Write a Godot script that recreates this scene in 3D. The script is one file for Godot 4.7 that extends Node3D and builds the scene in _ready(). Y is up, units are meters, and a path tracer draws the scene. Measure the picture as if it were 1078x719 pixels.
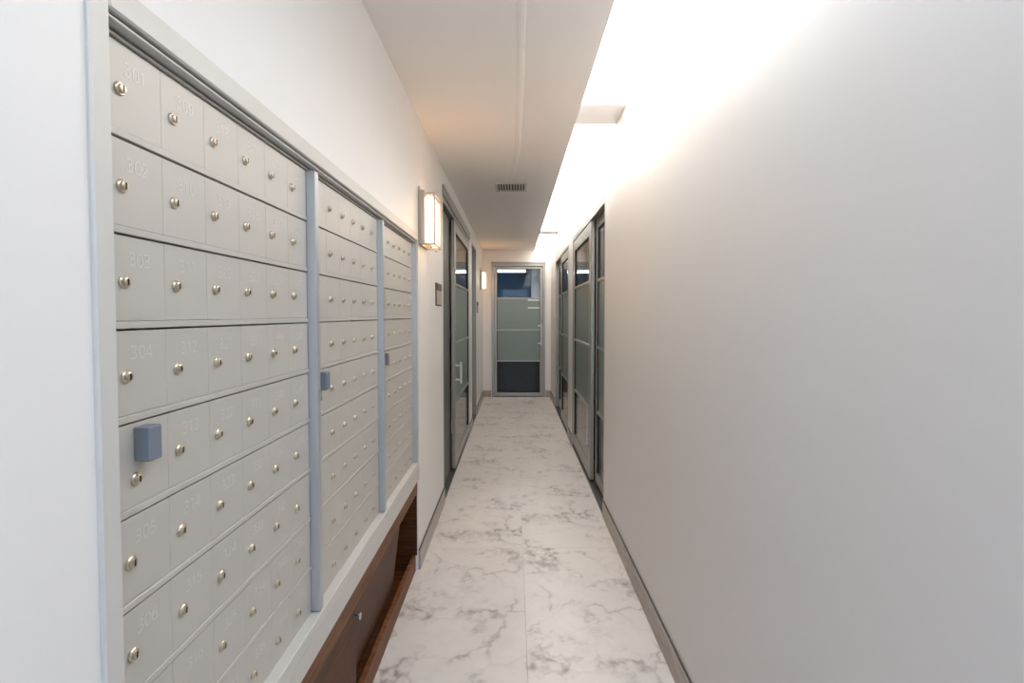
extends Node3D
# Narrow mail corridor. Depth runs along -Z; helper coordinates use depth d = -z.

const WL := -0.493      # left wall face
const WR := 0.588       # right wall face
const CEIL := 2.335
const FAR := 7.86       # end wall
const BACK := -2.6      # where the corridor ends behind the viewer
const DOORX := -0.513   # face of the mailbox doors

var M := {}
var taken := {}
var noise_rng := RandomNumberGenerator.new()

# ------------------------------------------------------------------ mesh collector
class Acc:
	var v := PackedVector3Array()
	var n := PackedVector3Array()
	var uv := PackedVector2Array()
	var uvs := 1.0
	var uvo := Vector2.ZERO

	func poly(pts: Array, mid: Vector3) -> void:
		var c := Vector3.ZERO
		for p in pts: c += p
		c /= pts.size()
		var nn: Vector3 = (pts[1] - pts[0]).cross(pts[2] - pts[0]).normalized()
		var q := pts.duplicate()
		if nn.dot(c - mid) < 0.0:
			nn = -nn
			q.reverse()
		for i in range(1, q.size() - 1):      # front faces run clockwise
			for p in [q[0], q[i + 1], q[i]]:
				v.append(p); n.append(nn)
				uv.append(Vector2(p.x, p.z) * uvs + uvo)

	func box(x0: float, x1: float, y0: float, y1: float, d0: float, d1: float, b := 0.0, tilt := Transform3D.IDENTITY) -> void:
		var lo := Vector3(minf(x0, x1), minf(y0, y1), minf(-d0, -d1))
		var hi := Vector3(maxf(x0, x1), maxf(y0, y1), maxf(-d0, -d1))
		var mid := (lo + hi) / 2.0
		var h := (hi - lo) / 2.0
		b = minf(b, 0.45 * minf(h.x, minf(h.y, h.z)) * 2.0)
		var at := func(s: Vector3, ax: int) -> Vector3:   # the corner's point on the face of axis ax
			var p := h - Vector3(b, b, b)
			p[ax] = h[ax]
			return tilt * (mid + p * s)
		var m2 := tilt * mid
		for ax in 3:
			var a1 := (ax + 1) % 3
			var a2 := (ax + 2) % 3
			for s in [-1.0, 1.0]:
				var pts := []
				for c in [[-1.0, -1.0], [1.0, -1.0], [1.0, 1.0], [-1.0, 1.0]]:
					var sg := Vector3.ONE
					sg[ax] = s; sg[a1] = c[0]; sg[a2] = c[1]
					pts.append(at.call(sg, ax))
				poly(pts, m2)
		if b <= 0.0:
			return
		for ax in 3:                                # bevels along the edges of axis ax
			var a1 := (ax + 1) % 3
			var a2 := (ax + 2) % 3
			for s1 in [-1.0, 1.0]:
				for s2 in [-1.0, 1.0]:
					var sa := Vector3.ONE
					sa[a1] = s1; sa[a2] = s2; sa[ax] = -1.0
					var sb := sa
					sb[ax] = 1.0
					poly([at.call(sa, a1), at.call(sb, a1), at.call(sb, a2), at.call(sa, a2)], m2)
		for sx in [-1.0, 1.0]:
			for sy in [-1.0, 1.0]:
				for sz in [-1.0, 1.0]:
					var sg := Vector3(sx, sy, sz)
					poly([at.call(sg, 0), at.call(sg, 1), at.call(sg, 2)], m2)

	func lathe(profile: Array, base: Vector3, axis: Vector3, sides := 16) -> void:   # profile: [radius, along]
		var up := axis.normalized()
		var e1 := up.cross(Vector3(0.31, 0.77, 0.55)).normalized()
		var e2 := up.cross(e1)
		for i in profile.size() - 1:
			for k in sides:
				var a := TAU * k / sides
				var c := TAU * (k + 1) / sides
				var da := e1 * cos(a) + e2 * sin(a)
				var dc := e1 * cos(c) + e2 * sin(c)
				var p0: Vector3 = base + da * profile[i][0] + up * profile[i][1]
				var p1: Vector3 = base + dc * profile[i][0] + up * profile[i][1]
				var p2: Vector3 = base + dc * profile[i + 1][0] + up * profile[i + 1][1]
				var p3: Vector3 = base + da * profile[i + 1][0] + up * profile[i + 1][1]
				var slope := Vector2(profile[i + 1][1] - profile[i][1], profile[i][0] - profile[i + 1][0])
				var na := (da * slope.x + up * slope.y).normalized()
				var nc := (dc * slope.x + up * slope.y).normalized()
				for t in [[p0, na, p2, nc, p1, nc], [p0, na, p3, na, p2, nc]]:
					if (t[0] - t[2]).cross(t[4] - t[2]).length() < 1e-14: continue
					var g: Vector3 = (t[2] - t[0]).cross(t[4] - t[0])
					var order := [0, 2, 4] if g.dot(na) < 0.0 else [0, 4, 2]
					for o in order:
						v.append(t[o]); n.append(t[o + 1]); uv.append(Vector2.ZERO)

	func add_to(mesh: ArrayMesh, mat: Material) -> void:
		var a := []
		a.resize(Mesh.ARRAY_MAX)
		a[Mesh.ARRAY_VERTEX] = v
		a[Mesh.ARRAY_NORMAL] = n
		a[Mesh.ARRAY_TEX_UV] = uv
		mesh.add_surface_from_arrays(Mesh.PRIMITIVE_TRIANGLES, a)
		mesh.surface_set_material(mesh.get_surface_count() - 1, mat)

	func mesh(mat: Material) -> ArrayMesh:
		var m := ArrayMesh.new()
		add_to(m, mat)
		return m

# ------------------------------------------------------------------ naming helpers
func numbered(called: String) -> String:
	var k: int = taken.get(called, 0)
	taken[called] = k + 1
	return called if k == 0 else "%s_%03d" % [called, k]

func tag(o: Node, label: String, category: String, group := "", kind := "") -> Node:
	o.set_meta("label", label)
	o.set_meta("category", category)
	if group: o.set_meta("group", group)
	if kind: o.set_meta("kind", kind)
	return o

func thing(called: String, at: Vector3, label: String, category: String, group := "", kind := "") -> Node3D:
	var o := Node3D.new()
	o.name = numbered(called)
	add_child(o)
	o.position = at
	tag(o, label, category, group, kind)
	return o

func put(mesh: Mesh, called: String, parent: Node = self, at := Vector3.ZERO) -> MeshInstance3D:
	var o := MeshInstance3D.new()
	o.mesh = mesh
	o.name = numbered(called) if parent == self else called
	parent.add_child(o, true)
	o.position = at
	return o

func one(called: String, mat: Material, x0: float, x1: float, y0: float, y1: float, d0: float, d1: float, b := 0.002, parent: Node = self) -> MeshInstance3D:
	# a bevelled box given in world coordinates, placed at its base centre
	var base := Vector3((x0 + x1) / 2, minf(y0, y1), -(d0 + d1) / 2)
	var a := Acc.new()
	a.box(x0 - base.x, x1 - base.x, y0 - base.y, y1 - base.y, d0 + base.z, d1 + base.z, b)
	var off := Vector3.ZERO
	var p := parent
	while p is Node3D and p != self:
		off += p.position
		p = p.get_parent()
	return put(a.mesh(mat), called, parent, base - off)

func sub(called: String, a: Acc, mat: Material, parent: Node) -> MeshInstance3D:
	return put(a.mesh(mat), called, parent)

# ------------------------------------------------------------------ materials
func paint(c: Color, rough := 0.6, metal := 0.0, spec := 0.5) -> StandardMaterial3D:
	var m := StandardMaterial3D.new()
	m.albedo_color = c
	m.roughness = rough
	m.metallic = metal
	m.metallic_specular = spec
	return m

func speckle(m: StandardMaterial3D, sd: int, freq: float, lo: Color, hi: Color, scale: Vector3, size := 256) -> StandardMaterial3D:
	var f := FastNoiseLite.new()
	f.seed = sd
	f.frequency = freq
	f.fractal_octaves = 4
	var t := NoiseTexture2D.new()
	t.width = size; t.height = size; t.seamless = true; t.noise = f
	var g := Gradient.new()
	g.set_color(0, lo); g.set_color(1, hi)
	t.color_ramp = g
	m.albedo_texture = t
	m.uv1_triplanar = true
	m.uv1_world_triplanar = true
	m.uv1_scale = scale
	return m

func bumps(m: StandardMaterial3D, sd: int, freq: float, amount: float, scale: float) -> StandardMaterial3D:
	var f := FastNoiseLite.new()
	f.seed = sd
	f.frequency = freq
	var t := NoiseTexture2D.new()
	t.width = 256; t.height = 256; t.seamless = true; t.noise = f
	t.as_normal_map = true
	t.bump_strength = 2.0
	m.normal_enabled = true
	m.normal_texture = t
	m.normal_scale = amount
	m.uv1_triplanar = true
	m.uv1_world_triplanar = true
	m.uv1_scale = Vector3(scale, scale, scale)
	return m

func marble_texture() -> ImageTexture:
	var w := 704
	var h := 1408                               # 1.2 m x 2.4 m of stone
	var warp := FastNoiseLite.new(); warp.seed = 11; warp.frequency = 1.0; warp.fractal_octaves = 4
	var web := FastNoiseLite.new(); web.seed = 5; web.frequency = 1.0; web.fractal_type = FastNoiseLite.FRACTAL_NONE
	web.noise_type = FastNoiseLite.TYPE_CELLULAR; web.cellular_return_type = FastNoiseLite.RETURN_DISTANCE2_SUB
	web.cellular_distance_function = FastNoiseLite.DISTANCE_EUCLIDEAN; web.cellular_jitter = 1.0
	var cloud := FastNoiseLite.new(); cloud.seed = 41; cloud.frequency = 1.0; cloud.fractal_octaves = 4
	var data := PackedByteArray()
	data.resize(w * h * 3)
	var i := 0
	for y in h:
		var py := y * 2.4 / h
		for x in w:
			var px := x * 1.2 / w
			var wx := warp.get_noise_2d(px * 4.5, py * 4.5) * 0.16
			var wy := warp.get_noise_2d(px * 4.5 + 31.0, py * 4.5 - 17.0) * 0.16
			var a := (px + wx) * 0.80 - (py + wy) * 0.60
			var b := (px + wx) * 0.60 + (py + wy) * 0.80
			var e1 := web.get_noise_2d(a * 2.4, b * 2.9) + 1.0
			var e2 := web.get_noise_2d(a * 5.5 + 40.0, b * 7.0 + 11.0) + 1.0
			var cl := cloud.get_noise_2d(px * 1.9 + 5.0, py * 1.9)
			var c2 := cloud.get_noise_2d(px * 3.2 - 20.0, py * 3.2 + 8.0)
			var cf := cloud.get_noise_2d(px * 16.0, py * 16.0 + 60.0)
			var mask := smoothstep(-0.28, 0.20, cl)
			var broken := smoothstep(-0.25, 0.22, c2)
			var v := maxf(0.0, 1.0 - e1 * 9.0) * (0.12 + 0.30 * broken) * clampf(0.9 + cf * 0.9, 0.0, 1.3)
			v += maxf(0.0, 1.0 - e1 * 2.6) * 0.20 * (0.3 + 0.7 * mask) * broken * clampf(0.9 + cf * 1.4, 0.0, 1.5)
			v += maxf(0.0, 1.0 - e2 * 5.0) * 0.26 * mask * (0.25 + 0.75 * broken) * clampf(0.8 + cf * 1.2, 0.0, 1.4)
			v += mask * broken * 0.08 * clampf(0.6 + cf * 2.0, 0.0, 1.6)
			v = clampf(v * 0.95, 0.0, 1.0)
			var t := 1.0 + 0.03 * cl + 0.02 * cf
			data[i] = int(clampf(lerpf(213.0, 138.0, v) * t, 0, 255))
			data[i + 1] = int(clampf(lerpf(206.0, 130.0, v) * t, 0, 255))
			data[i + 2] = int(clampf(lerpf(200.0, 124.0, v) * t, 0, 255))
			i += 3
	return ImageTexture.create_from_image(Image.create_from_data(w, h, false, Image.FORMAT_RGB8, data))

func wood_texture() -> ImageTexture:
	var w := 512
	var h := 256
	var f := FastNoiseLite.new(); f.seed = 8; f.frequency = 1.0; f.fractal_octaves = 4
	var data := PackedByteArray()
	data.resize(w * h * 3)
	var i := 0
	for y in h:
		for x in w:
			var u := float(x) / w
			var t := float(y) / h
			var k := f.get_noise_2d(u * 3.0, t * 26.0) * 0.7 + f.get_noise_2d(u * 9.0 + 40.0, t * 120.0) * 0.45
			k = clampf(0.5 + k * 0.8, 0.0, 1.0)
			data[i] = int(lerpf(74.0, 138.0, k))
			data[i + 1] = int(lerpf(45.0, 88.0, k))
			data[i + 2] = int(lerpf(24.0, 50.0, k))
			i += 3
	return ImageTexture.create_from_image(Image.create_from_data(w, h, false, Image.FORMAT_RGB8, data))

func glow(c: Color, power: float) -> StandardMaterial3D:
	var m := paint(Color(0.9, 0.9, 0.88), 0.5)
	m.emission_enabled = true
	m.emission = c
	m.emission_energy_multiplier = power
	return m

func make_materials() -> void:
	M.wall = bumps(paint(Color(0.88, 0.868, 0.855), 0.45), 3, 0.08, 0.04, 9.0)
	M.ceiling = bumps(paint(Color(0.905, 0.895, 0.885), 0.7), 4, 0.08, 0.04, 9.0)
	M.mail = bumps(paint(Color(0.735, 0.718, 0.688), 0.42, 0.15), 6, 0.2, 0.12, 9.0)
	M.trim = paint(Color(0.775, 0.765, 0.74), 0.45, 0.1)
	M.fin = paint(Color(0.70, 0.705, 0.71), 0.34, 0.45)
	M.black = paint(Color(0.05, 0.05, 0.05), 0.8)
	M.lock = paint(Color(0.78, 0.74, 0.67), 0.28, 0.95)
	M.digit = paint(Color(0.79, 0.775, 0.75), 0.42, 0.15)
	M.guard = paint(Color(0.46, 0.49, 0.54), 0.4, 0.2)
	M.alu = paint(Color(0.62, 0.615, 0.59), 0.34, 0.5)
	M.alu_dark = paint(Color(0.42, 0.43, 0.42), 0.45, 0.6)
	M.greypanel = paint(Color(0.40, 0.39, 0.37), 0.5, 0.2)
	M.threshold = paint(Color(0.36, 0.36, 0.35), 0.45, 0.5)
	M.gasket = paint(Color(0.08, 0.08, 0.085), 0.6)
	M.chrome = paint(Color(0.80, 0.81, 0.82), 0.2, 0.95)
	M.satin = paint(Color(0.86, 0.86, 0.85), 0.3, 0.35)
	M.base = speckle(paint(Color.WHITE, 0.35), 21, 0.02, Color(0.56, 0.52, 0.48), Color(0.72, 0.68, 0.64), Vector3(2.2, 6.0, 1.1))
	M.wood = paint(Color.WHITE, 0.5, 0.0, 0.35)
	M.wood.albedo_texture = wood_texture()
	M.wood.uv1_triplanar = true
	M.wood.uv1_world_triplanar = true
	M.wood.uv1_scale = Vector3(0.9, 2.2, 0.9)
	M.darkwood = M.wood.duplicate()
	M.darkwood.albedo_color = Color(0.72, 0.66, 0.60)
	M.marble = paint(Color.WHITE, 0.36)
	M.marble.albedo_texture = marble_texture()
	M.grout = paint(Color(0.74, 0.72, 0.70), 0.8)
	M.frost = paint(Color(0.50, 0.555, 0.53, 0.90), 0.30)
	M.frost.transparency = BaseMaterial3D.TRANSPARENCY_ALPHA
	M.glass = paint(Color(0.75, 0.82, 0.80, 0.015), 0.02, 0.0, 0.42)
	M.glass.transparency = BaseMaterial3D.TRANSPARENCY_ALPHA
	M.coated = paint(Color(0.75, 0.82, 0.80, 0.01), 0.02, 0.0, 0.18)
	M.coated.transparency = BaseMaterial3D.TRANSPARENCY_ALPHA
	M.lens = glow(Color(1.0, 0.985, 0.96), 2.2)
	M.panel = paint(Color(0.95, 0.945, 0.94), 0.6)
	M.shade = glow(Color(1.0, 0.86, 0.68), 2.6)
	M.bronze = paint(Color(0.70, 0.66, 0.61), 0.35, 0.6)
	M.vent = paint(Color(0.80, 0.79, 0.77), 0.55)
	M.sign = paint(Color(0.70, 0.66, 0.60), 0.4, 0.2)
	M.signdark = paint(Color(0.33, 0.31, 0.29), 0.5, 0.3)  # dark sign metal, also the painted shadow line on the skirting
	M.roomwall = paint(Color(0.62, 0.62, 0.60), 0.7)
	M.bluewall = paint(Color(0.22, 0.46, 0.64), 0.7)
	M.carpet = speckle(paint(Color.WHITE, 0.95), 33, 0.2, Color(0.03, 0.03, 0.035), Color(0.06, 0.06, 0.07), Vector3(3, 3, 3))
	M.desk = paint(Color(0.07, 0.07, 0.08), 0.5)
	M.white = paint(Color(0.88, 0.88, 0.87), 0.5)
	M.tube = glow(Color(0.92, 0.97, 1.0), 2.0)

# ------------------------------------------------------------------ doors
func make_leaf(parent: Node3D, at: Vector3, turn: float, w: float, y0: float, y1: float, pull_side: float, called := "leaf", stile := 0.09, grip := Vector2(0.86, 1.14), clear: Material = null) -> MeshInstance3D:
	# a glazed aluminium leaf in its own frame: width along x, face towards +z
	var t := 0.030
	if clear == null: clear = M.glass
	var a := Acc.new()
	a.box(-w / 2, -w / 2 + stile, y0, y1, -t / 2, t / 2, 0.003)
	a.box(w / 2 - stile, w / 2, y0, y1, -t / 2, t / 2, 0.003)
	a.box(-w / 2 + stile, w / 2 - stile, y1 - stile, y1, -t / 2 + 0.001, t / 2 - 0.001, 0.003)
	a.box(-w / 2 + stile, w / 2 - stile, y0, y0 + stile + 0.01, -t / 2 + 0.001, t / 2 - 0.001, 0.003)
	var leaf := put(a.mesh(M.alu), called, parent, at)
	leaf.rotation.y = turn
	var gx := w / 2 - stile
	var seal := Acc.new()
	for s in [-1.0, 1.0]:
		seal.box(s * gx, s * (gx - 0.008), y0 + stile + 0.01, y1 - stile, -0.012, 0.012)
	seal.box(-gx, gx, y1 - stile - 0.008, y1 - stile, -0.012, 0.012)
	sub("gasket", seal, M.gasket, leaf)
	for y in [1.577, 1.071, 0.577]:
		var bar := Acc.new()
		bar.box(-gx, gx, y - 0.012, y + 0.012, -0.013, 0.013, 0.002)
		sub("glazing_bar", bar, M.alu, leaf)
	for p in [[1.577, y1 - stile, clear, "clear_pane"], [1.071, 1.577, M.frost, "frosted_pane"], [0.577, 1.071, M.frost, "frosted_pane"], [y0 + stile, 0.577, clear, "clear_pane"]]:
		var g := Acc.new()
		g.box(-gx, gx, p[0] + 0.004, p[1] - 0.004, -0.004, 0.004)
		sub(p[3], g, p[2], leaf)
	if pull_side != 0.0:
		var hd := Acc.new()
		var hx := pull_side * (w / 2 - stile / 2)
		hd.lathe([[0.0, 0.0], [0.010, 0.0], [0.010, grip.y - grip.x + 0.06], [0.0, grip.y - grip.x + 0.06]], Vector3(hx, grip.x - 0.03, t / 2 + 0.045), Vector3.UP, 12)
		for yy in [grip.x, grip.y]:
			hd.lathe([[0.008, 0.0], [0.008, 0.05]], Vector3(hx, yy, t / 2), Vector3.BACK, 10)
			hd.box(hx - pull_side * 0.05, hx + pull_side * 0.012, yy - 0.010, yy + 0.010, -t / 2 - 0.006, -t / 2 - 0.001, 0.001)
		sub("pull_handle", hd, M.satin, leaf)
	return leaf

# ------------------------------------------------------------------ sconce
func make_sconce(d: float, label: String) -> void:
	# d = depth of the near edge
	var t := thing("wall_sconce", Vector3(WL, 1.68, -(d + 0.11)), label, "wall lamp", "wall sconces")
	var a := Acc.new()
	a.box(0.0, 0.012, 0.0, 0.30, -0.115, 0.115, 0.003)
	sub("backplate", a, M.bronze, t)
	for side in [-1.0, 1.0]:
		a = Acc.new()
		a.box(0.012, 0.034, 0.0, 0.28, side * 0.113 - 0.004, side * 0.113 + 0.004, 0.002)
		sub("side_bracket", a, M.bronze, t)
	a = Acc.new()
	a.box(0.030, 0.080, 0.012, 0.256, -0.100, 0.100, 0.012)
	sub("glass_shade", a, M.shade, t)
	for s in [-1.0, 1.0]:
		a = Acc.new()
		a.box(0.078, 0.086, 0.0, 0.268, s * 0.100 - 0.005, s * 0.100 + 0.005, 0.002)
		sub("corner_post", a, M.bronze, t)
	for y in [0.0, 0.260]:                     # open top and bottom, held by thin rims
		a = Acc.new()
		a.box(0.081, 0.088, y, y + 0.009, -0.106, 0.106, 0.002)
		for s in [-1.0, 1.0]:
			a.box(0.012, 0.081, y, y + 0.009, s * 0.102 - 0.004, s * 0.102 + 0.004, 0.002)
		sub("rim", a, M.bronze, t)
	for s in [-1.0, 1.0]:
		a = Acc.new()
		a.lathe([[0.0, 0.0], [0.006, 0.003], [0.006, 0.012], [0.003, 0.018]], Vector3(0.06, -0.016, s * 0.08), Vector3.UP, 10)
		sub("finial", a, M.bronze, t)
	var l := OmniLight3D.new()
	l.name = "sconce_glow"
	t.add_child(l, true)
	l.position = Vector3(0.055, 0.135, 0)
	l.light_color = Color(1.0, 0.72, 0.44)
	l.light_energy = SCONCE
	l.light_size = 0.04
	l.omni_range = 12.0
	l.omni_attenuation = 2.0
	l.shadow_enabled = true

const SCONCE := 0.075

func area(parent: Node3D, at: Vector3, size: Vector2, energy: float, c: Color) -> void:
	var l := AreaLight3D.new()
	l.name = "lamp_light"
	parent.add_child(l, true)
	l.area_size = size
	l.area_normalize_energy = true
	l.light_energy = energy
	l.light_color = c
	l.area_range = 14.0
	l.shadow_enabled = true
	l.position = at
	l.rotation_degrees = Vector3(-90, 0, 0)

# ------------------------------------------------------------------ mailboxes
func make_lock(scale := 1.0) -> ArrayMesh:
	var r := 0.0088 * scale
	var a := Acc.new()
	a.lathe([[r, 0.0], [r, 0.0022], [r * 0.86, 0.0036], [r * 0.70, 0.0036], [r * 0.66, 0.0060], [r * 0.5, 0.0068], [0.0, 0.0070]], Vector3.ZERO, Vector3.RIGHT, 16)
	var m := a.mesh(M.lock)
	var s := Acc.new()
	s.box(0.0060, 0.0074, -0.0042 * scale, 0.0042 * scale, -0.0009, 0.0009)
	s.add_to(m, M.black)
	return m

func build_mailboxes() -> void:
	var cw := 0.10
	var rh := 0.125
	var top := 1.674
	var starts := [0.627, 1.257, 1.887]
	var labels := [
		"grey bank of numbered mailboxes beside the bare white wall end",
		"middle grey mailbox bank between the two upright metal dividers",
		"grey mailbox bank next to the lit wall sconce"]
	var door := Acc.new()
	door.box(-0.012, 0.0, -rh + 0.0125, -0.0008, 0.0002, cw - 0.0002, 0.0003)
	var door_mesh := door.mesh(M.mail)
	var lock_mesh := make_lock()
	var guard := Acc.new()
	guard.box(0.0, 0.022, -0.054, -0.007, 0.034, 0.058, 0.0015)
	var guard_mesh := guard.mesh(M.guard)
	var font := SystemFont.new()
	font.font_names = PackedStringArray(["Droid Sans"])
	var seq := 301
	for b in 3:
		var bank := thing("mailbox_bank", Vector3(DOORX, 0.55, -(starts[b] + 0.3)), labels[b], "mailbox", "wall mailbox banks")
		var body := Acc.new()
		body.box(-0.110, -0.100, 0.0, 1.126, -0.302, 0.302)
		body.box(-0.100, -0.012, 0.0, 0.0015, -0.302, 0.302)
		body.box(-0.100, -0.012, 1.1245, 1.126, -0.302, 0.302)
		body.box(-0.100, -0.012, 0.0015, 1.1245, -0.302, -0.3005)
		body.box(-0.100, -0.012, 0.0015, 1.1245, 0.3005, 0.302)
		sub("cabinet_body", body, M.mail, bank)
		for r in 9:                           # the raised rail that closes each row below
			var rail := Acc.new()
			var ry := top - 0.55 - (r + 1) * rh
			rail.box(-0.012, 0.0025, ry + 0.0020, ry + 0.0118, -0.301, 0.301, 0.0008)
			sub("row_rail", rail, M.mail, bank)
		for c in 6:
			for r in 9:
				var at := Vector3(0, top - 0.55 - r * rh, 0.3 - c * cw)
				var dr := put(door_mesh, "door", bank, at)
				if c == 0 and r == 4:
					put(guard_mesh, "lock_guard", dr, Vector3(0, 0.001, 0))
					put(lock_mesh, "lock", dr, Vector3(0, -0.0765, -0.036))
					continue
				put(lock_mesh, "lock", dr, Vector3(0, -0.061, -0.0235))
				if b == 0:
					var tm := TextMesh.new()
					tm.text = str(seq)
					seq += 1
					tm.font = font
					tm.font_size = 32
					tm.pixel_size = 0.00078
					tm.depth = 0.0003
					tm.curve_step = 4.0
					tm.horizontal_alignment = HORIZONTAL_ALIGNMENT_CENTER
					tm.material = M.digit
					var o := put(tm, "number", dr, Vector3(0.0002, -0.031, -0.052))
					o.rotation.y = PI / 2
	# trim around the three banks
	var s := thing("mailbox_surround", Vector3(WL, 0.468, -1.56), "pale grey metal trim framing the three mailbox banks", "frame")
	var o := Vector3(WL, 0.468, -1.56)
	var f := Acc.new()
	var X0 := -0.03
	var X1 := 0.006
	f.box(X0, X1, 0.0, 1.261, -0.983, -0.953, 0.0025)          # near upright (depth .577 - .614)
	f.box(X0, X1, 0.0, 1.261, 0.9505, 0.962, 0.0025)            # far upright
	f.box(X0, X1, 1.223, 1.261, -0.953, 0.9505, 0.0025)         # head
	f.box(X0, X1, 0.062, 0.097, -0.953, 0.9505, 0.0025)         # sill
	sub("outer_frame", f, M.trim, s)
	f = Acc.new()
	f.box(-0.03, 0.002, 0.0, 0.058, -0.953, 0.9505, 0.003)
	sub("sill_board", f, M.trim, s)
	f = Acc.new()
	f.box(-0.03, -0.001, 1.2160, 1.2200, -0.953, 0.9505, 0.001)
	sub("head_bead", f, M.trim, s)
	f = Acc.new()
	f.box(-0.036, -0.016, 1.2075, 1.2120, -0.953, 0.9505, 0.001)
	sub("head_bar", f, M.mail, s)
	f = Acc.new()
	f.box(-0.05, -0.037, 1.2085, 1.235, -0.953, 0.9505)
	sub("backing", f, M.trim, s)
	for e in [1.242, 1.872, 2.499]:
		f = Acc.new()
		f.box(-0.034, 0.002, 0.099, 1.2075, e - 0.012 - 1.56, e + 0.010 - 1.56, 0.002)
		sub("divider", f, M.fin, s)

# ------------------------------------------------------------------ everything
func _ready() -> void:
	# camera: 520 px focal length on 1078 x 719, slightly tilted down, principal point raised
	var f := 520.0
	var pitch := 1.75
	var cam := Camera3D.new()
	cam.name = "camera"
	add_child(cam)
	cam.near = 0.05
	cam.far = 100.0
	cam.projection = Camera3D.PROJECTION_FRUSTUM
	cam.size = 719.0 / f * cam.near
	var cy := 331.0 + f * tan(deg_to_rad(pitch))
	cam.frustum_offset = Vector2((539.0 - 541.0) / f, (cy - 359.5) / f) * cam.near
	cam.position = Vector3(0, 1.32, 0)
	cam.rotation_degrees = Vector3(-pitch, 0, 0)
	cam.current = true
	# sky outside the entrance behind the viewer
	var env := Environment.new()
	env.background_mode = Environment.BG_SKY
	var sky := Sky.new()
	var sm := ProceduralSkyMaterial.new()
	sm.sky_top_color = Color(0.52, 0.68, 0.92)
	sm.sky_horizon_color = Color(0.80, 0.885, 1.0)
	sm.ground_bottom_color = Color(0.78, 0.80, 0.83)
	sm.ground_horizon_color = Color(0.80, 0.83, 0.87)
	sm.energy_multiplier = 11.5
	sky.sky_material = sm
	env.sky = sky
	env.tonemap_mode = Environment.TONE_MAPPER_LINEAR
	env.tonemap_exposure = 0.97
	env.sdfgi_enabled = true
	env.ssao_enabled = true
	env.ssil_enabled = true
	var we := WorldEnvironment.new()
	we.name = "world"
	we.environment = env
	add_child(we)
	make_materials()
	# luminous slot in the ceiling along the right wall
	# (the tubes nearest the entrance are cooler than the rest)
	var cool := Color(0.86, 0.93, 1.0)
	var warm := Color(1.0, 0.975, 0.945)
	var slot_power := 10.0                     # radiance of the lens
	var runs := [[-2.4, 1.30, "luminous slot light beside the glazed entrance", cool, 0.85], [1.303, 2.615, "luminous slot light over the plain right wall", warm, 1.0], [2.885, 6.54, "luminous slot light above the right sliding doors", warm, 0.62], [6.80, FAR - 0.01, "short luminous slot light touching the end wall", warm, 0.62]]
	for r in runs:
		var len: float = r[1] - r[0]
		var t := thing("slot_light", Vector3(0.457, 2.417, -(r[0] + r[1]) / 2), r[2], "ceiling light", "slot lights along the right wall")
		var a := Acc.new()
		a.box(-0.1305, 0.1305, 0.0, 0.012, -len / 2, len / 2, 0.001)
		sub("lens", a, M.lens, t)
		area(t, Vector3(0, -0.004, 0), Vector2(0.25, len - 0.01), slot_power * r[4] * 0.25 * len / PI, r[3])

	build_shell()
	build_doors()
	build_rooms()
	build_mailboxes()
	build_small()

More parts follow.
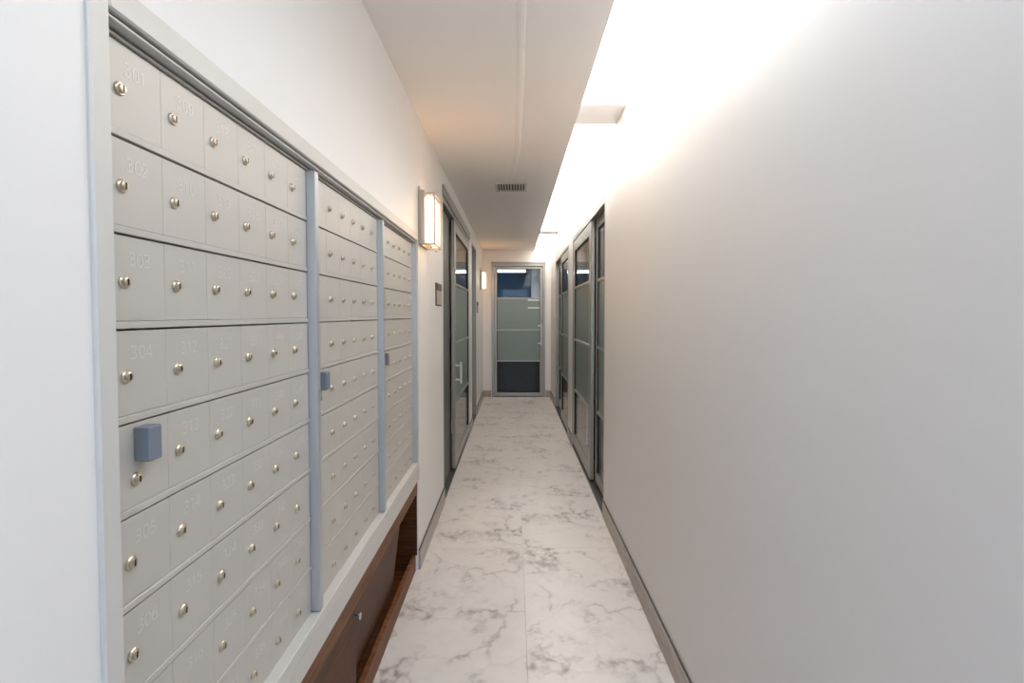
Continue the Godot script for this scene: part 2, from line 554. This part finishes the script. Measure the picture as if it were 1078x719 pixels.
func build_shell() -> void:
	# floor of marble tiles
	var fl := thing("floor", Vector3.ZERO, "polished white marble tile floor with grey veins", "floor", "", "structure")
	var bed := Acc.new()
	bed.box(-0.60, 0.66, -0.10, -0.012, BACK, FAR + 0.02)
	sub("screed", bed, M.grout, fl)
	noise_rng.seed = 7
	var edges := []
	var e := 2.753 - 1.2 * 4
	while e < FAR + 1.2:
		edges.append(e)
		e += 1.2
	for c in [[-0.56, 0.05], [0.05, 0.64]]:
		var last := BACK
		for k in edges:
			var d1: float = minf(k, FAR + 0.02)
			if d1 <= last + 0.05: continue
			var mid := Vector3((c[0] + c[1]) / 2, -0.012, -(last + d1) / 2)
			var a := Acc.new()
			a.uvs = 1.0
			a.uvo = Vector2(0.3 + noise_rng.randf() * 0.58, 0.6 + noise_rng.randf() * 1.15)
			a.box(c[0] + 0.0004 - mid.x, c[1] - 0.0004 - mid.x, 0.0, 0.012, last + 0.0005 + mid.z, d1 - 0.0005 + mid.z, 0.0003)
			for i in a.uv.size():
				a.uv[i] = Vector2(a.uv[i].x / 1.2, a.uv[i].y / 2.4)
			put(a.mesh(M.marble), "floor_tile", fl, mid)
			last = d1
	# left wall with openings for the mailboxes and two doors
	var a := Acc.new()
	var X0 := WL - 0.22
	var TOP := 2.60
	a.box(X0, WL, 0, TOP, BACK, 0.585)
	a.box(X0, WL, 1.725, TOP, 0.585, 2.512)
	a.box(X0, WL - 0.16, 0.468, 1.725, 0.585, 2.512)      # back of the mailbox recess
	a.box(X0, WL, 0, TOP, 2.512, 3.44)
	a.box(X0, WL, 2.14, TOP, 3.44, 5.45)
	a.box(X0, WL, 0, TOP, 5.45, 5.80)
	a.box(X0, WL, 2.17, TOP, 5.80, 6.48)
	a.box(X0, WL, 0, TOP, 6.48, FAR + 0.15)
	tag(put(a.mesh(M.wall), "wall_left"), "white painted left wall around the mailboxes", "wall", "", "structure")
	# right wall with two door openings
	a = Acc.new()
	var X1 := WR + 0.22
	a.box(WR, X1, 0, TOP, BACK, 3.20)
	a.box(WR, X1, 2.075, TOP, 3.20, 4.97)
	a.box(WR, X1, 0, TOP, 4.97, 5.32)
	a.box(WR, X1, 2.075, TOP, 5.32, 7.04)
	a.box(WR, X1, 0, TOP, 7.04, FAR + 0.15)
	tag(put(a.mesh(M.wall), "wall_right"), "plain white painted right wall under the slot light", "wall", "", "structure")
	# end wall
	a = Acc.new()
	a.box(WL, -0.352, 0, TOP, FAR, FAR + 0.15)
	a.box(0.498, WR, 0, TOP, FAR, FAR + 0.15)
	a.box(-0.352, 0.498, 2.13, TOP, FAR, FAR + 0.15)
	tag(put(a.mesh(M.wall), "wall_end"), "narrow cream end wall around the glass door", "wall", "", "structure")
	# ceiling, dropped beside the slot
	a = Acc.new()
	var vx := -0.022                                   # with a hole for the air duct
	var vd := 3.97
	a.box(WL, 0.326, CEIL, TOP, BACK, vd - 0.105)
	a.box(WL, 0.326, CEIL, TOP, vd + 0.105, FAR)
	a.box(WL, vx - 0.105, CEIL, TOP, vd - 0.105, vd + 0.105)
	a.box(vx + 0.105, 0.326, CEIL, TOP, vd - 0.105, vd + 0.105)
	var ce := put(a.mesh(M.ceiling), "ceiling")
	tag(ce, "white plaster ceiling dropped beside the light slot", "ceiling", "", "structure")
	a = Acc.new()                                      # slight plaster ridge running to the vent
	var pts := [[-1.0, 0.022], [1.6, 0.024], [2.3, 0.030], [3.1, 0.022], [3.35, 0.010], [3.55, -0.01], [3.80, -0.03]]
	for i in pts.size() - 1:
		var p: Array = pts[i]
		var q: Array = pts[i + 1]
		var c0 := Vector3(p[1], CEIL, -p[0])
		var c1 := Vector3(q[1], CEIL, -q[0])
		var prof := [Vector2(-0.022, 0.002), Vector2(-0.012, -0.0015), Vector2(0.0, -0.0022), Vector2(0.012, -0.0015), Vector2(0.022, 0.002)]
		for j in 4:
			var u0 := Vector3(prof[j].x, prof[j].y, 0)
			var u1 := Vector3(prof[j + 1].x, prof[j + 1].y, 0)
			a.poly([c0 + u0, c0 + u1, c1 + u1, c1 + u0], (c0 + c1) / 2 + Vector3(0, 0.05, 0))
	sub("plaster_ridge", a, M.ceiling, ce)
	a = Acc.new()
	a.box(0.326, WR, 2.43, TOP, BACK, FAR)
	tag(put(a.mesh(M.ceiling), "trim_1"), "raised white back of the light slot", "trim", "", "structure")
	# glazed entrance behind the viewer
	var w := thing("window_1", Vector3(0.047, 0, -BACK), "glazed entrance behind the viewer", "window", "", "structure")
	a = Acc.new()
	a.box(-0.54, -0.47, 0, CEIL, -0.05, 0.05, 0.003)
	a.box(0.47, 0.54, 0, CEIL, -0.05, 0.05, 0.003)
	a.box(-0.47, 0.47, 0, 0.09, -0.05, 0.05, 0.003)
	a.box(-0.47, 0.47, CEIL - 0.09, CEIL, -0.05, 0.05, 0.003)
	sub("window_frame", a, M.alu, w)
	a = Acc.new()
	a.box(-0.47, 0.47, 1.05, CEIL - 0.09, -0.004, 0.004)
	sub("pane", a, M.glass, w)
	a = Acc.new()
	a.box(-0.47, 0.47, 0.09, 1.05, -0.02, 0.02, 0.003)
	sub("daylight_blocker", a, M.alu, w)  # unseen panel, added to keep daylight off the lower corridor
	# stone skirting, piece by piece
	var bl := thing("baseboard_left", Vector3.ZERO, "greige stone skirting along the left wall", "baseboard", "", "structure")
	for s in [[-2.58, -1.2], [-1.2, 0.0], [0.0, 0.58], [2.514, 3.43], [5.46, 5.79], [6.49, 7.2], [7.2, FAR - 0.012]]:
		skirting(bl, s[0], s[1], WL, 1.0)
	var br := thing("baseboard_right", Vector3.ZERO, "greige stone skirting along the right wall", "baseboard", "", "structure")
	for s in [[-2.58, -1.14], [-1.14, 0.06], [0.06, 1.26], [1.26, 2.46], [2.46, 3.19], [4.98, 5.31], [7.05, FAR - 0.012]]:
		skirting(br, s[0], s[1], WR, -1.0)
	var be := thing("baseboard_end", Vector3.ZERO, "short stone skirting beside the end door", "baseboard", "", "structure")
	for s in [[WL, -0.362], [0.508, WR]]:
		one("skirting_piece", M.base, s[0], s[1], 0.0, 0.105, FAR - 0.012, FAR, 0.002, be)

func skirting(parent: Node3D, d0: float, d1: float, wall: float, side: float) -> void:
	one("skirting_piece", M.base, wall, wall + side * 0.011, 0.0, 0.100, d0 + 0.0008, d1 - 0.0008, 0.003, parent)
	one("skirting_shadow_line", M.signdark, wall, wall + side * 0.007, 0.1002, 0.106, d0 + 0.0008, d1 - 0.0008, 0.001, parent)  # dark strip painting the shadow along the skirting's top edge

func door_frame(parent: Node3D, wall: float, side: float, d0: float, d1: float, top: float, casing: bool) -> void:
	# side = +1 for the left wall (corridor towards +x), -1 for the right wall
	var a := Acc.new()
	var deep := wall - side * 0.14
	var lip := wall - side * 0.001
	var fw := 0.03
	a.box(deep, lip, 0, top, d0, d0 + fw, 0.002)
	a.box(deep, lip, 0, top, d1 - fw, d1, 0.002)
	a.box(deep, lip, top - fw, top, d0 + fw, d1 - fw, 0.002)
	var o := put(a.mesh(M.alu), "frame", parent, -parent.position)
	if casing:
		a = Acc.new()
		a.box(wall, wall + side * 0.012, top, top + 0.075, d0 - 0.02, d1 + 0.02, 0.003)
		put(a.mesh(M.alu), "head_casing", parent, -parent.position)
	a = Acc.new()
	a.box(deep, wall + side * 0.004, -0.010, 0.012, d0 + fw, d1 - fw, 0.003)
	put(a.mesh(M.threshold), "threshold", parent, -parent.position)

func build_doors() -> void:
	# end door
	var d := thing("door_1", Vector3(0.073, 0, -FAR), "aluminium door with clear and frosted panes in the end wall", "door", "", "structure")
	var a := Acc.new()
	a.box(-0.425, -0.385, 0, 2.13, -0.015, 0.12, 0.003)
	a.box(0.385, 0.425, 0, 2.13, -0.015, 0.12, 0.003)
	a.box(-0.385, 0.385, 2.085, 2.13, -0.015, 0.12, 0.003)
	a.box(-0.435, 0.435, 2.13, 2.15, -0.03, 0.0, 0.003)
	sub("frame", a, M.alu, d)
	a = Acc.new()
	a.box(-0.385, 0.385, 0.0, 0.012, -0.01, 0.10, 0.002)
	sub("threshold", a, M.alu_dark, d)
	var leaf := make_leaf(d, Vector3(0, 0, -0.03), 0.0, 0.766, 0.015, 2.082, 1.0, "leaf", 0.04, Vector2(0.86, 1.14), M.coated)
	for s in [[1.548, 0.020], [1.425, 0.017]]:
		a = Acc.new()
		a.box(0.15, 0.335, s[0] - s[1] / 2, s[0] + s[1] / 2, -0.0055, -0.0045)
		sub("reflection_strip", a, M.white, leaf)  # white strips painted in place of reflections on the frosted glass
	# left: wide opening, sliding glass leaf and recessed grey panel
	d = thing("door_2", Vector3(WL, 0, -4.445), "sliding glass door on the left past the first sconce", "door", "", "structure")
	door_frame(d, WL, 1.0, 3.44, 5.45, 2.14, true)
	make_leaf(d, Vector3(-0.012, 0, 4.445 - 4.755), PI / 2, 1.31, 0.03, 2.10, -1.0, "leaf", 0.085, Vector2(0.77, 0.89))
	a = Acc.new()
	a.box(-0.070, -0.040, 0.015, 2.105, -0.97, -0.27, 0.003)
	sub("recessed_panel", a, M.greypanel, d)
	# left: single recessed glass door
	d = thing("door_3", Vector3(WL, 0, -6.14), "recessed glass door on the left between plaster and sign", "door", "", "structure")
	door_frame(d, WL, 1.0, 5.80, 6.48, 2.17, false)
	make_leaf(d, Vector3(-0.07, 0, 0), PI / 2, 0.61, 0.03, 2.13, 0.0)
	# right: two sliding pairs
	d = thing("door_4", Vector3(WR, 0, -4.085), "double sliding glass door nearest the plain right wall", "door", "", "structure")
	door_frame(d, WR, -1.0, 3.20, 4.97, 2.075, false)
	make_leaf(d, Vector3(0.020, 0, 4.085 - 4.375), -PI / 2, 1.12, 0.03, 2.04, 0.0, "leaf", 0.10)
	make_leaf(d, Vector3(0.056, 0, 4.085 - 3.52), -PI / 2, 0.57, 0.03, 2.04, 0.0, "leaf", 0.07)
	d = thing("door_5", Vector3(WR, 0, -6.18), "double sliding glass door on the right beside the end wall", "door", "", "structure")
	door_frame(d, WR, -1.0, 5.32, 7.04, 2.075, false)
	make_leaf(d, Vector3(0.020, 0, 6.18 - 5.79), -PI / 2, 0.87, 0.03, 2.04, 0.0)
	make_leaf(d, Vector3(0.062, 0, 6.18 - 6.60), -PI / 2, 0.80, 0.03, 2.04, 0.0)

func room(called: String, label: String, x0: float, x1: float, d0: float, d1: float, skip: String, wall_mat: Material, end_mat: Material) -> void:
	var a := Acc.new()
	var t := 0.1
	a.box(x0 - t, x1 + t, 2.55, 2.65, d0 - t, d1 + t)
	if skip != "right": a.box(x1, x1 + t, 0, 2.55, d0, d1)
	if skip != "left": a.box(x0 - t, x0, 0, 2.55, d0, d1)
	if skip != "near": a.box(x0 - t, x1 + t, 0, 2.55, d0 - t, d0)
	var r := put(a.mesh(wall_mat), called)
	tag(r, label, "wall", "", "structure")
	a = Acc.new()
	a.box(x0 - t, x1 + t, 0, 2.55, d1, d1 + t)
	sub("far_wall", a, end_mat, r)
	a = Acc.new()
	a.box(x0 - t, x1 + t, -0.1, -0.008, d0 - t, d1 + t)
	sub("carpet", a, M.carpet, r)

func build_rooms() -> void:
	room("wall_room_left", "grey office walls behind the left glass doors", -2.9, WL - 0.22, 3.0, 7.6, "right", M.roomwall, M.roomwall)
	room("wall_room_right", "grey office walls behind the right sliding doors", WR + 0.22, 3.2, 2.9, 7.6, "left", M.roomwall, M.roomwall)
	room("wall_room_end", "office walls with a blue far wall behind the end door", -1.3, 1.5, FAR + 0.15, 11.0, "near", M.roomwall, M.bluewall)
	var a := Acc.new()
	a.box(-0.28, 0.28, 0.0, 0.05, -0.04, 0.04, 0.004)
	var t := thing("linear_lamp", Vector3(-0.06, 2.10, -9.2), "bright linear ceiling lamp behind the end door", "ceiling light")
	sub("diffuser", a, M.tube, t)
	for s in [-0.2, 0.2]:
		a = Acc.new()
		a.box(s - 0.004, s + 0.004, 0.05, 0.45, -0.004, 0.004)
		sub("hanger", a, M.alu_dark, t)
	area(t, Vector3(0, -0.005, 0), Vector2(0.55, 0.07), 1.1, Color(0.9, 0.96, 1.0))
	t = thing("office_column", Vector3(0.50, 0, -10.2), "white column in the room behind the end door", "column")
	a = Acc.new()
	a.box(-0.14, 0.14, 0, 2.55, -0.14, 0.14, 0.01)
	sub("shaft", a, M.white, t)
	t = thing("added_dark_desk", Vector3(0.0, 0, -8.75), "black desk added behind the end door to keep its bottom pane dark", "desk")  # added to hide the lit carpet so the bottom pane looks black
	a = Acc.new()
	a.box(-0.8, 0.6, 0.66, 0.70, -0.35, 0.35, 0.004)
	sub("desktop", a, M.desk, t)
	a = Acc.new()
	a.box(-0.78, 0.58, 0.0, 0.66, -0.33, -0.30, 0.002)
	sub("modesty_panel", a, M.desk, t)

func build_small() -> void:
	# wooden cabinet below the mailboxes
	var t := thing("wood_cabinet", Vector3(WL, 0, -1.56), "dark walnut cabinet under the mailboxes with a tilted door", "cabinet")
	var a := Acc.new()
	a.box(-0.15, -0.002, 0.405, 0.467, -0.97, 0.9455, 0.002)
	sub("top_rail", a, M.wood, t)
	a = Acc.new()
	a.box(-0.032, -0.012, 0.0, 0.085, -0.97, 0.9455, 0.003)
	sub("plinth", a, M.wood, t)
	a = Acc.new()
	a.box(-0.03, -0.012, 0.0852, 0.4048, -0.97, -0.01, 0.002)
	var dr := sub("door", a, M.darkwood, t)
	a = Acc.new()
	a.lathe([[0.005, 0.0], [0.005, 0.012], [0.011, 0.016], [0.011, 0.024], [0.0, 0.027]], Vector3(-0.012, 0.375, 0.04), Vector3.RIGHT, 14)
	sub("knob", a, M.chrome, dr)
	a = Acc.new()
	var tilt := Transform3D(Basis(Vector3.BACK, deg_to_rad(-7.0)), Vector3.ZERO)
	a.box(-0.018, 0.0, -0.315, 0.0, -0.005, 0.62, 0.002, tilt)
	dr = sub("door", a, M.darkwood, t)
	dr.position = Vector3(-0.014, 0.404, 0)
	a = Acc.new()
	a.box(-0.47, -0.45, 0.0, 0.467, -0.97, 0.9455)
	a.box(-0.45, -0.033, 0.0, 0.004, -0.97, 0.9455)
	a.box(-0.45, -0.151, 0.405, 0.467, -0.97, 0.9455)
	a.box(-0.45, -0.033, 0.004, 0.404, -0.97, -0.955)
	a.box(-0.45, -0.004, 0.0855, 0.404, 0.9355, 0.9455)
	a.box(-0.45, -0.033, 0.004, 0.0855, 0.9355, 0.9455)
	sub("inner_lining", a, M.darkwood, t)
	# sconces
	make_sconce(2.56, "lit rectangular wall sconce right after the mailboxes")
	make_sconce(7.15, "lit rectangular wall sconce beside the end door")
	# signs
	for s in [[3.10, 3.33, 1.375, 1.522, "small tan wall sign between the mailboxes and the sliding door"], [6.55, 6.76, 1.345, 1.49, "small tan wall sign near the end door sconce"]]:
		t = thing("wall_sign", Vector3(WL, s[2], -(s[0] + s[1]) / 2), s[4], "sign", "wall signs")
		var w: float = (s[1] - s[0]) / 2
		var h: float = s[3] - s[2]
		a = Acc.new()
		a.box(0.0, 0.007, 0, h, -w, w, 0.003)
		sub("plate", a, M.signdark, t)
		a = Acc.new()
		a.box(0.007, 0.010, 0.008, h * 0.66, -w + 0.012, w - 0.012, 0.001)
		sub("face", a, M.sign, t)
		a = Acc.new()
		a.box(0.007, 0.010, h * 0.72, h - 0.008, -w + 0.03, w - 0.012, 0.001)
		sub("header", a, M.signdark, t)
	# ceiling vent
	t = thing("ceiling_vent", Vector3(-0.022, CEIL, -3.97), "square white louvred air vent in the ceiling", "vent")
	a = Acc.new()
	a.box(-0.128, 0.128, -0.008, 0.0, -0.128, -0.105, 0.003)
	a.box(-0.128, 0.128, -0.008, 0.0, 0.105, 0.128, 0.003)
	a.box(-0.128, -0.105, -0.008, 0.0, -0.105, 0.105, 0.003)
	a.box(0.105, 0.128, -0.008, 0.0, -0.105, 0.105, 0.003)
	sub("frame", a, M.vent, t)
	a = Acc.new()
	a.box(-0.104, 0.104, 0.255, 0.258, -0.104, 0.104)
	for s in [-1.0, 1.0]:
		a.box(s * 0.104, s * 0.102, 0.0, 0.255, -0.104, 0.104)
		a.box(-0.102, 0.102, 0.0, 0.255, s * 0.104, s * 0.102)
	sub("duct", a, M.alu_dark, t)
	for k in 9:
		a = Acc.new()
		var tl := Transform3D(Basis(Vector3.BACK, deg_to_rad(35.0 if k < 5 else -35.0)), Vector3(-0.088 + k * 0.022, -0.005, 0))
		a.box(-0.006, 0.006, -0.0008, 0.0008, -0.104, 0.104, 0.0, tl)
		sub("slat", a, M.vent, t)
	# blank covers between the slot lights
	for s in [[2.617, 2.883, "blank white cover between the first two slot lights"], [6.542, 6.798, "blank white cover between the last two slot lights"]]:
		t = thing("slot_cover", Vector3(0.457, 2.415, -(s[0] + s[1]) / 2), s[2], "cover", "slot light covers")
		a = Acc.new()
		var w2: float = (s[1] - s[0]) / 2
		a.box(-0.1305, 0.1305, 0.0, 0.014, -w2, w2, 0.001)
		sub("plate", a, M.panel, t)
